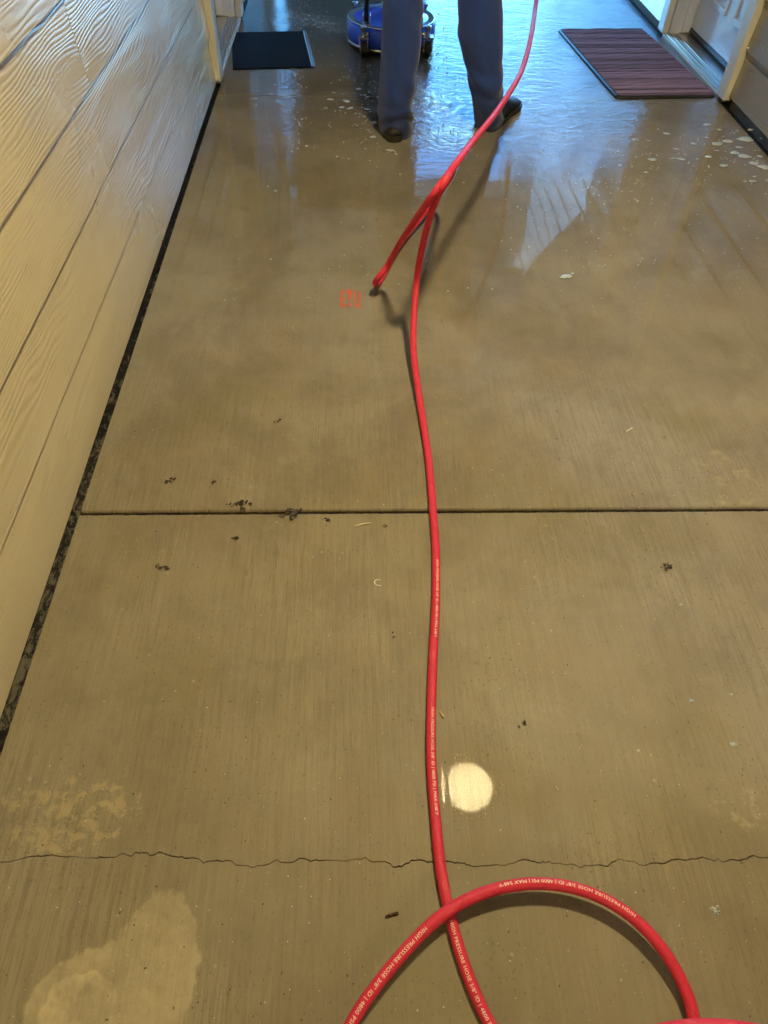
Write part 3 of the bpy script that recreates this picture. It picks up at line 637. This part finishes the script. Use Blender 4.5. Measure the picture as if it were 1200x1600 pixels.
# ------------------------------------------------------------------ the worker
PX, PY = .39, 3.20
per = empty('person', 'person in dark navy trousers and black shoes, back turned, pushing the blue machine', 'person', (PX, PY, 0))
def L(v): return Vector(v) - Vector((PX, PY, 0))
CEN = []
def leg_rings(spec, Yp, hip, knee, ph):
    cs = []
    for px, py, hw in spec:
        p = WY(px, py, Yp); dep = (np.array(p)-np.array([0, 0, H]))@AF; cs.append((p, hw*dep/FPX))
    cs.sort(key=lambda c: c[0].z)
    lastp, lastr = cs[-1]
    for f, rr in ((.30, .088), (.62, .098), (.86, .104), (1.0, .105)):
        q = lastp.lerp(Vector(hip), f); q.y += .02*math.sin(f*math.pi); cs.append((q, rr if f > .3 else (lastr+rr)/2))
    zs = [c[0].z for c in cs]; out = []
    for z in np.linspace(zs[0], zs[-1], 90):
        x = np.interp(z, zs, [c[0].x for c in cs]); y = np.interp(z, zs, [c[0].y for c in cs]); rr = np.interp(z, zs, [c[1] for c in cs])
        ring = []
        for j in range(40):
            a = 2*math.pi*j/40
            fold = 0
            fold += (.0016 if z < zs[0]+.030 else 0) + .0075*math.exp(-((z-.07)/.05)**2)*math.sin(z*105+3.4*math.sin(a+ph)+1.5*math.sin(2*a)+ph)*(.45+.55*math.cos(a*1.0+ph*3))
            fold += .0060*math.exp(-((z-.17)/.08)**2)*math.sin(z*60+4.2*math.sin(a+1+ph))*(.5+.5*math.sin(a*1.0+ph*5))
            fold += .0050*math.exp(-((z-.44)/.10)**2)*math.sin(z*55+4.5*math.sin(a+ph*2))*(.5+.5*math.cos(a-ph))
            fold += .0035*math.sin(3*a+z*5+ph)*min(1, z*2) + .0022*math.sin(5*a-z*11+ph)
            crease = .006*max(0, math.cos(a-math.pi/2))**12 + .005*max(0, math.cos(a+math.pi/2))**12
            k = rr + fold + crease
            ring.append(L((x+k*math.cos(a), y+k*1.12*math.sin(a), z)))
        out.append(ring); CEN.append((x, y, z))
    return out
hipL, hipR = (.292, 3.22, .86), (.488, 3.22, .86)
YL, YR = 3.115, 3.20
CL = CEN = []
lr = leg_rings([(628, -5, 31), (627, 40, 30.5), (625, 82, 30), (620, 137, 27.5), (617.5, 179, 27), (619, 203, 25.5), (619, 211, 23.5)], YL, hipL, None, .4)
CRT = CEN = []
rr_ = leg_rings([(751, -5, 33.5), (751, 55, 35), (757, 110, 28.5), (762, 160, 24.5), (763, 185, 22.5), (762, 196, 20)], YR, hipR, None, 1.9)
m = MB(); m.loft(lr, 0, False); m.loft(rr_, 0, False)
hipr = []
for z, wx_, wy_ in ((.78, .150, .115), (.84, .185, .130), (.92, .190, .130), (1.0, .172, .115), (1.04, .165, .108)):
    hipr.append([L((PX+wx_*math.cos(2*math.pi*j/40), PY+.02+wy_*math.sin(2*math.pi*j/40), z)) for j in range(40)])
m.loft(hipr, 0, True)
tr = m.build('trousers', M['trousers'], per)
sd_ = tr.modifiers.new('solid', 'SOLIDIFY'); sd_.thickness = .003
def shoe(px, py, dirdeg, ln=.29):
    h = G(px, py); r = []
    d = Vector((math.sin(R(dirdeg)), math.cos(R(dirdeg)), 0)); s = Vector((d.y, -d.x, 0))
    up = MB(); rows = []
    for u, w_, zt in ((0, .020, .040), (.012, .033, .050), (.05, .038, .066), (.10, .040, .082), (.14, .041, .080), (.18, .046, .062), (.22, .049, .052), (.255, .044, .045), (.278, .030, .036), (.29, .010, .026)):
        rows.append([L(h + d*u + s*(w_*math.cos(q)*(1 if abs(math.cos(q)) < .99 else 1)) + Vector((0, 0, .022+max(0, math.sin(q))*(zt-.022)))) for q in np.linspace(0, math.pi, 13)])
    up.loft(rows, 0, True, True)
    o = up.build('shoe', M['shoe'], per, subsurf=1)
    so_ = MB(); out = []
    for z, k in ((.001, .96), (.006, 1.02), (.024, 1.03)):
        ring = []
        for u, w_ in ((-.004, .012), (.004, .028), (.05, .041), (.10, .039), (.14, .040), (.18, .047), (.22, .051), (.255, .046), (.282, .030), (.294, .010)): ring.append((u, w_*k))
        pts = [L(h + d*u + s*v + Vector((0, 0, z))) for u, v in ring] + [L(h + d*u - s*v + Vector((0, 0, z))) for u, v in reversed(ring)]
        out.append(pts)
    so_.loft(out, 0, True, False); so_.build('sole', M['sole'], o)
shoe(617, 223, -6); shoe(766, 199, 29, .27)
# body: one continuous skinned figure, arms forward to the handle bar
verts = []; edges = []; rad = []
def J(p, r_, par=None):
    verts.append(tuple(L(p))); rad.append(r_); i = len(verts)-1
    if par is not None: edges.append((par, i))
    return i
pel = J((PX, PY+.02, .95), (.14, .10)); sp1 = J((PX, PY+.035, 1.10), (.135, .095), pel); ch = J((PX, PY+.075, 1.28), (.155, .105), sp1); nb_ = J((PX, PY+.10, 1.44), (.075, .065), ch)
nk = J((PX, PY+.125, 1.51), (.055, .055), nb_); hd = J((PX, PY+.15, 1.60), (.074, .088), nk); hd2 = J((PX, PY+.155, 1.69), (.07, .085), hd); J((PX, PY+.15, 1.745), (.045, .05), hd2)
J((PX, PY+.25, 1.625), (.014, .016), hd)
for cl in (CL, CRT):
    pr = pel
    for z_, r_ in ((.84, .082), (.66, .068), (.47, .046), (.30, .042), (.10, .034)):
        c0_ = min(cl, key=lambda q: abs(q[2]-z_)); pr = J(c0_, (r_, r_), pr)
hands = []
for sx in (-1, 1):
    sh = J((PX+sx*.175, PY+.09, 1.40), (.06, .06), ch); el = J((PX+sx*.245, PY+.12, 1.12), (.043, .043), sh); wrj = J((PX+sx*.20, PY+.33, 1.02), (.028, .024), el)
    pm_ = J((PX+sx*.19, PY+.385, 1.012), (.036, .018), wrj)
    for kx, ln in ((-.027, .9), (-.009, 1.05), (.009, 1.0), (.027, .8)):
        f1 = J((PX+sx*.19+kx, PY+.42, 1.016), (.0095, .0095), pm_); f2 = J((PX+sx*.19+kx, PY+.42+.030*ln, 1.000), (.0088, .0088), f1); f3 = J((PX+sx*.19+kx, PY+.415+.018*ln, .968), (.008, .008), f2)
    th1 = J((PX+sx*.19-sx*.036, PY+.40, .995), (.010, .010), pm_); J((PX+sx*.19-sx*.030, PY+.425, .975), (.009, .009), th1)
me = bpy.data.meshes.new('body'); me.from_pydata(verts, edges, []); me.materials.append(M['skin'])
bo = bpy.data.objects.new('body', me); C.objects.link(bo); bo.parent = per
sk = bo.modifiers.new('skin', 'SKIN'); sk.use_smooth_shade = True
for v, q in zip(me.skin_vertices[0].data, rad): v.radius = q
me.skin_vertices[0].data[0].use_root = True
ssf = bo.modifiers.new('sub', 'SUBSURF'); ssf.levels = ssf.render_levels = 1
def ell_ring(c, a, b, z, n=32, tilt=0): return [L((c[0]+a*math.cos(2*math.pi*j/n), c[1]+b*math.sin(2*math.pi*j/n), z)) for j in range(n)]
m = MB(); m.loft([ell_ring((PX, PY+.02), .195, .135, .90), ell_ring((PX, PY+.025), .188, .132, 1.0), ell_ring((PX, PY+.04), .180, .128, 1.10), ell_ring((PX, PY+.065), .195, .135, 1.25), ell_ring((PX, PY+.085), .200, .125, 1.36), ell_ring((PX, PY+.095), .150, .10, 1.44), ell_ring((PX, PY+.11), .07, .068, 1.485)], 0, False)
for sx in (-1, 1):
    m.tube(spline([(PX+sx*.15-PX, .09, 1.40), (sx*.185, .095, 1.36), (sx*.235, .115, 1.15), (sx*.24, .16, 1.09), (sx*.215, .27, 1.045), (sx*.205, .315, 1.025)], .03), .058, 18)
m.build('jacket', M['shirt'], per)
m = MB(); m.loft([[L((PX+.084*s_*math.cos(2*math.pi*j/28), PY+.135+.098*s_*math.sin(2*math.pi*j/28)-o, z)) for j in range(28)] for z, s_, o in ((1.575, .86, .035), (1.61, .98, .03), (1.66, 1.03, .02), (1.71, .97, .012), (1.745, .76, .005), (1.77, .40, 0), (1.778, .06, 0))]); m.build('hair', M['hair'], per, subsurf=1)

# ------------------------------------------------------------------ marking sprayed on the floor
m = MB(); zz = .0006
def quad(pts): m.add([(*G(520+x/20, 440+y/20)[:2], zz) for x, y in pts], [tuple(range(len(pts)))])
def jag(pts, amp=9): return [(x+random.uniform(-amp, amp), y+random.uniform(-amp, amp)) for x, y in pts]
E_ = [(225, 315), (300, 300), (400, 315), (405, 375), (300, 372), (298, 500), (405, 515), (400, 560), (302, 560), (310, 720), (400, 725), (405, 785), (300, 795), (235, 790), (232, 560)]
quad(jag(E_, 5)); 
quad(jag([(430, 300), (480, 240), (560, 255), (610, 300), (590, 400), (550, 600), (490, 600), (475, 430)], 6))
quad(jag([(640, 300), (690, 280), (722, 330), (705, 480), (690, 640), (705, 785), (640, 775), (650, 560), (655, 430)], 5))
quad(jag([(800, 330), (850, 325), (875, 400), (850, 600), (850, 770), (900, 800), (850, 850), (820, 800), (740, 785), (745, 745), (790, 735), (785, 560), (805, 420)], 5))
quad(jag([(440, 690), (500, 660), (520, 760), (450, 785)], 8)); quad(jag([(535, 700), (590, 690), (600, 780), (550, 785)], 8)); quad(jag([(330, 235), (400, 235), (425, 268), (350, 262)], 6))
st = m.build('stencil_marking', M['stencil']); st.parent = pav

# ------------------------------------------------------------------ foam, drops, grit
def blob(mb, x, y, z, r_, flat=.6, n=8, rings=3, el=1.0, ang=0, jit=0):
    ca, sa = math.cos(ang), math.sin(ang); rs = []
    jj = [1+random.uniform(-jit, jit) for _ in range(n)]
    for k in range(rings):
        t = k/rings*math.pi/2
        rs.append([(x + (r_*el*math.cos(q)*ca - r_*math.sin(q)*sa)*math.cos(t)*jj[j], y + (r_*el*math.cos(q)*sa + r_*math.sin(q)*ca)*math.cos(t)*jj[j], z + r_*flat*math.sin(t)) for j in range(n) for q in (2*math.pi*j/n,)])
    o = len(mb.v); mb.loft(rs, 0, False, True); top = [(x, y, z + r_*flat)]; b0 = len(mb.v)-n
    mb.v += top; ti = len(mb.v)-1
    for j in range(n): mb.f.append((b0+j, b0+(j+1) % n, ti)); mb.m.append(0); mb.sm.append(True)
fo = MB()
for px, py, rr in ((1119,225,9),(1136,222,7),(1147,240,6),(1165,218,10),(1161,245,10),(1176,257,8),(1195,262,9),(1121,237,4),(1107,247,6),(1105,195,6),(1123,204,4),(1105,216,4),(1083,226,5),(1057,234,4),(1020,250,6),(1059,249,3),(1050,249,3),(1178,277,4),(1176,284,5),(1163,285,3),(1013,221,4),(990,219,4),(972,215,4),(995,190,3),(1180,236,3),(1141,252,2),
                   (1200,283,4),(560,140,5),(548,170,5),(507,170,4),(585,192,5),(598,160,5),(575,172,4),(610,236,5),(618,242,4),(583,215,5),(430,300,3),(970,260,4),(1010,270,4),(1040,210,5),(1065,250,5),(1090,250,4),(1130,260,5),(1155,231,6),(1185,245,5),(1150,205,4),(1172,204,5),(1190,218,5),(517,157,5),(541,159,6),(522,146,4),(534,169,5),(423,148,3),(424,148,3),(400,156,4),(399,166,4),(431,134,3),(590,153,3),(578,145,4),(573,153,4),(886,432,5),(880,435,4),(893,429,3),(767,462,0)):  # trio right of the hose is a ripple's sky reflection, shaped as foam
    if not rr: continue
    p = G(px, py); k = rr*.0022
    for q in range(2 if rr > 4 else 1):
        blob(fo, p.x+random.uniform(-k, k)*.5, p.y+random.uniform(-k, k)*.4, .0036, k*random.uniform(.6, .95), .22, 12, 3, random.uniform(1.1, 1.7), random.uniform(-.6, .6), .22)
for px, py, rr in ((1080,1095,6),(1145,1163,8),(1118,1422,9),(998,1173,4),(1064,945,4),(1142,1085,3)):
    p = G(px, py)
    for q in range(int(rr*4)): blob(fo, p.x+random.gauss(0, rr*.00045), p.y+random.gauss(0, rr*.0003), .0006, random.uniform(.0006, .0018), .7, 8, 3)
tag(fo.build('foam', M['foam']), kind='stuff')
bu = MB()
def bub(px, py, lo, hi): 
    p = G(px, py)
    if SL+.01 < p.x < SR-.01: blob(bu, p.x, p.y, .0034, random.uniform(lo, hi), .55, 7, 2)
for _ in range(420): bub(random.gauss(650, 80), random.gauss(140, 65), .0012, .0045)
for _ in range(130): bub(random.gauss(1120, 60), random.gauss(235, 25), .001, .004)
for _ in range(200): bub(random.uniform(780, 1180), random.uniform(160, 420), .001, .003)
for _ in range(260): bub(random.uniform(800, 1020), random.uniform(140, 330), .0012, .0038)
for _ in range(150): bub(random.gauss(462, 9), random.uniform(0, 240), .0012, .0045)  # specks strung along the sky slit's reflection, added to brighten its streak
for _ in range(120): bub(random.gauss(430, 40), random.gauss(85, 18), .001, .003)
for _ in range(160): bub(random.uniform(350, 1190), random.uniform(120, 480), .0009, .0030)
for _ in range(110): bub(random.gauss(575, 22), random.gauss(160, 28), .0012, .0042)
for _ in range(90): bub(random.uniform(150, 1190), random.uniform(450, 800), .0005, .0014)
for _ in range(90): bub(random.uniform(400, 700), random.uniform(0, 60), .001, .004)
tag(bu.build('bubbles', M['bubble']), kind='stuff')
gr = MB(); gw = MB()
for _ in range(620):
    px, py = random.uniform(0, 1200), random.uniform(450, 1600); p = G(px, py)
    if SL+.01 < p.x < SR-.01: blob(gr, p.x, p.y, .0002, random.choice((.0005, .0006, .0008, .0012)), .5, 6, 2, random.uniform(1, 2.4), random.uniform(0, 3), .3)
for _ in range(330):
    px, py = random.uniform(0, 1200), random.uniform(600, 1600); p = G(px, py)
    if SL+.01 < p.x < SR-.01: blob(gw, p.x, p.y, .0002, random.choice((.0004, .0006, .0009)), .6, 6, 2, random.uniform(1, 1.6), random.uniform(0, 3), .3)
for _ in range(120):
    a = random.uniform(0, 6.283); d = random.uniform(.036, .058); blob(gw, pc.x+d*math.cos(a), pc.y+d*math.sin(a), .0008, random.uniform(.0003, .0008), .6, 6, 2)
sp = MB()
for _ in range(420):
    q = random.random()**.7; b0 = Vector((-.035, 4.22, .03)); p = b0 + Vector((-.30*q + random.gauss(0, .03), .18*q+random.gauss(0, .05), .02+abs(random.gauss(0, .05))*q+.05*q*(1-q)))
    blob(sp, p.x, p.y, p.z, random.uniform(.0008, .0022), 1, 6, 2)
tag(sp.build('water_spray', M['bubble']), kind='stuff')
tag(gr.build('grit', M['grit']), kind='stuff'); tag(gw.build('droplets', M['bubble']), kind='stuff')
gp = MB()
for _ in range(90):
    y = random.uniform(.2, 3.5); blob(gp, random.uniform(XL+.002, SL-.001), y, -.0122, random.uniform(.002, .007), .5, 7, 2, random.uniform(1, 2), 1.57, .3)
for _ in range(160):
    y = random.uniform(2.4, 3.5); blob(gp, random.uniform(SR+.001, XR-.002), y, -.0122, random.uniform(.002, .006), .5, 7, 2, random.uniform(1, 2), 1.57, .3)
tag(gp.build('dirt', M['grit']), kind='stuff')

# litter one can pick up
def flake_clump(px, py, size, n, label, mat='leaf', name='leaf_scrap', cat='leaf litter'):
    size *= 1.35; n = int(n*1.4)
    p = G(px, py); m = MB()
    for _ in range(n):
        x, y = random.gauss(0, size*.4), random.gauss(0, size*.28); a = random.uniform(0, 6.28); l = random.uniform(.12, .34)*size; w_ = l*random.uniform(.25, .6); z = .0008+random.uniform(0, .0022)
        ca, sa = math.cos(a), math.sin(a); tl = random.uniform(-.3, .3)*l
        prof = [(-l, 0), (-l*.4, w_), (l*.3, w_*.9), (l, 0), (l*.4, -w_), (-l*.5, -w_*.8)]
        top = [(x+u*ca-v*sa, y+u*sa+v*ca, max(.0004, z+tl*u/l+abs(v)*.25)+.0006) for u, v in prof]; bot = [(a_, b_, c__-.0006) for a_, b_, c__ in top]
        m.loft([bot, top], 0, True, False)
    o = m.build(name, M[mat]); o.location = (p.x, p.y, 0); return tag(o, label, cat)
flake_clump(376, 788, .016, 16, 'largest clump of dark wet leaf scraps just above the slab joint')
flake_clump(457, 803, .020, 14, 'dark wet leaf scraps strung along the slab joint')
flake_clump(510, 812, .009, 8, 'small dark leaf scrap below the joint, right of the strung scraps')
flake_clump(335, 754, .008, 7, 'dark crumpled leaf scrap above the largest clump by the joint')
flake_clump(264, 752, .012, 10, 'loose scatter of leaf crumbs near the left wall above the joint')
flake_clump(252, 887, .013, 9, 'leaf crumbs below the joint near the left wall')
flake_clump(368, 841, .009, 8, 'brown leaf crumbs just under the joint below the largest clump')
flake_clump(602, 823, .005, 5, 'tiny dark leaf crumb between the pale straw and the red hose')
flake_clump(432, 661, .010, 4, 'thin dark leaf sliver lying alone left of the hose on the middle slab')
flake_clump(817, 1131, .007, 7, 'dark glistening leaf crumb right of the hose above the lamp reflection')
flake_clump(615, 994, .008, 3, 'single dark leaf scrap left of the hose, below the bent white sliver')
flake_clump(1043, 886, .013, 10, 'brown crumbs scattered at the right below the joint')
flake_clump(360, 790, .008, 4, 'reddish crumb on the joint edge left of the largest clump', 'bark')
def stick(pts, rad, label, mat, name, cat):
    p0 = G(*pts[0]); q = [G(a, b)-p0+Vector((0, 0, rad+.0004)) for a, b in pts]; m = MB(); sp_ = spline(q, .002)
    m.tube(sp_, [rad*(.55+.45*math.sin(math.pi*min(1, max(0, .12+.76*i/len(sp_))))) for i in range(len(sp_))], 8); o = m.build(name, M[mat]); o.location = p0; return tag(o, label, cat)
stick([(555, 823), (566, 820), (579, 818)], .0016, 'short pale straw lying just below the slab joint', 'straw', 'straw', 'straw')
stick([(594, 907), (587, 907), (585, 911), (588, 915), (596, 916)], .0011, 'tiny bent white sliver curled like a hook, left of the hose', 'white', 'sliver', 'scrap')
stick([(978, 675), (983, 672), (988, 669)], .0014, 'small white stick on the right of the middle slab', 'white', 'straw', 'straw')
stick([(903, 1173), (906, 1169), (909, 1163)], .0006, 'hair-thin yellow straw right of the lamp reflection', 'seed', 'straw', 'straw')
stick([(602, 1433), (611, 1430), (622, 1427)], .0022, 'dark red-brown bark chip left of the hose crossing', 'bark', 'bark_chip', 'bark chip')
stick([(687, 1112), (690, 1117), (693, 1122)], .0019, 'tan teardrop seed beside the hose lettering', 'seed', 'seed', 'seed')
stick([(867, 1229), (869, 1231), (872, 1235)], .0009, 'pale little twig right of the yellow lamp reflection', 'straw', 'straw', 'straw')
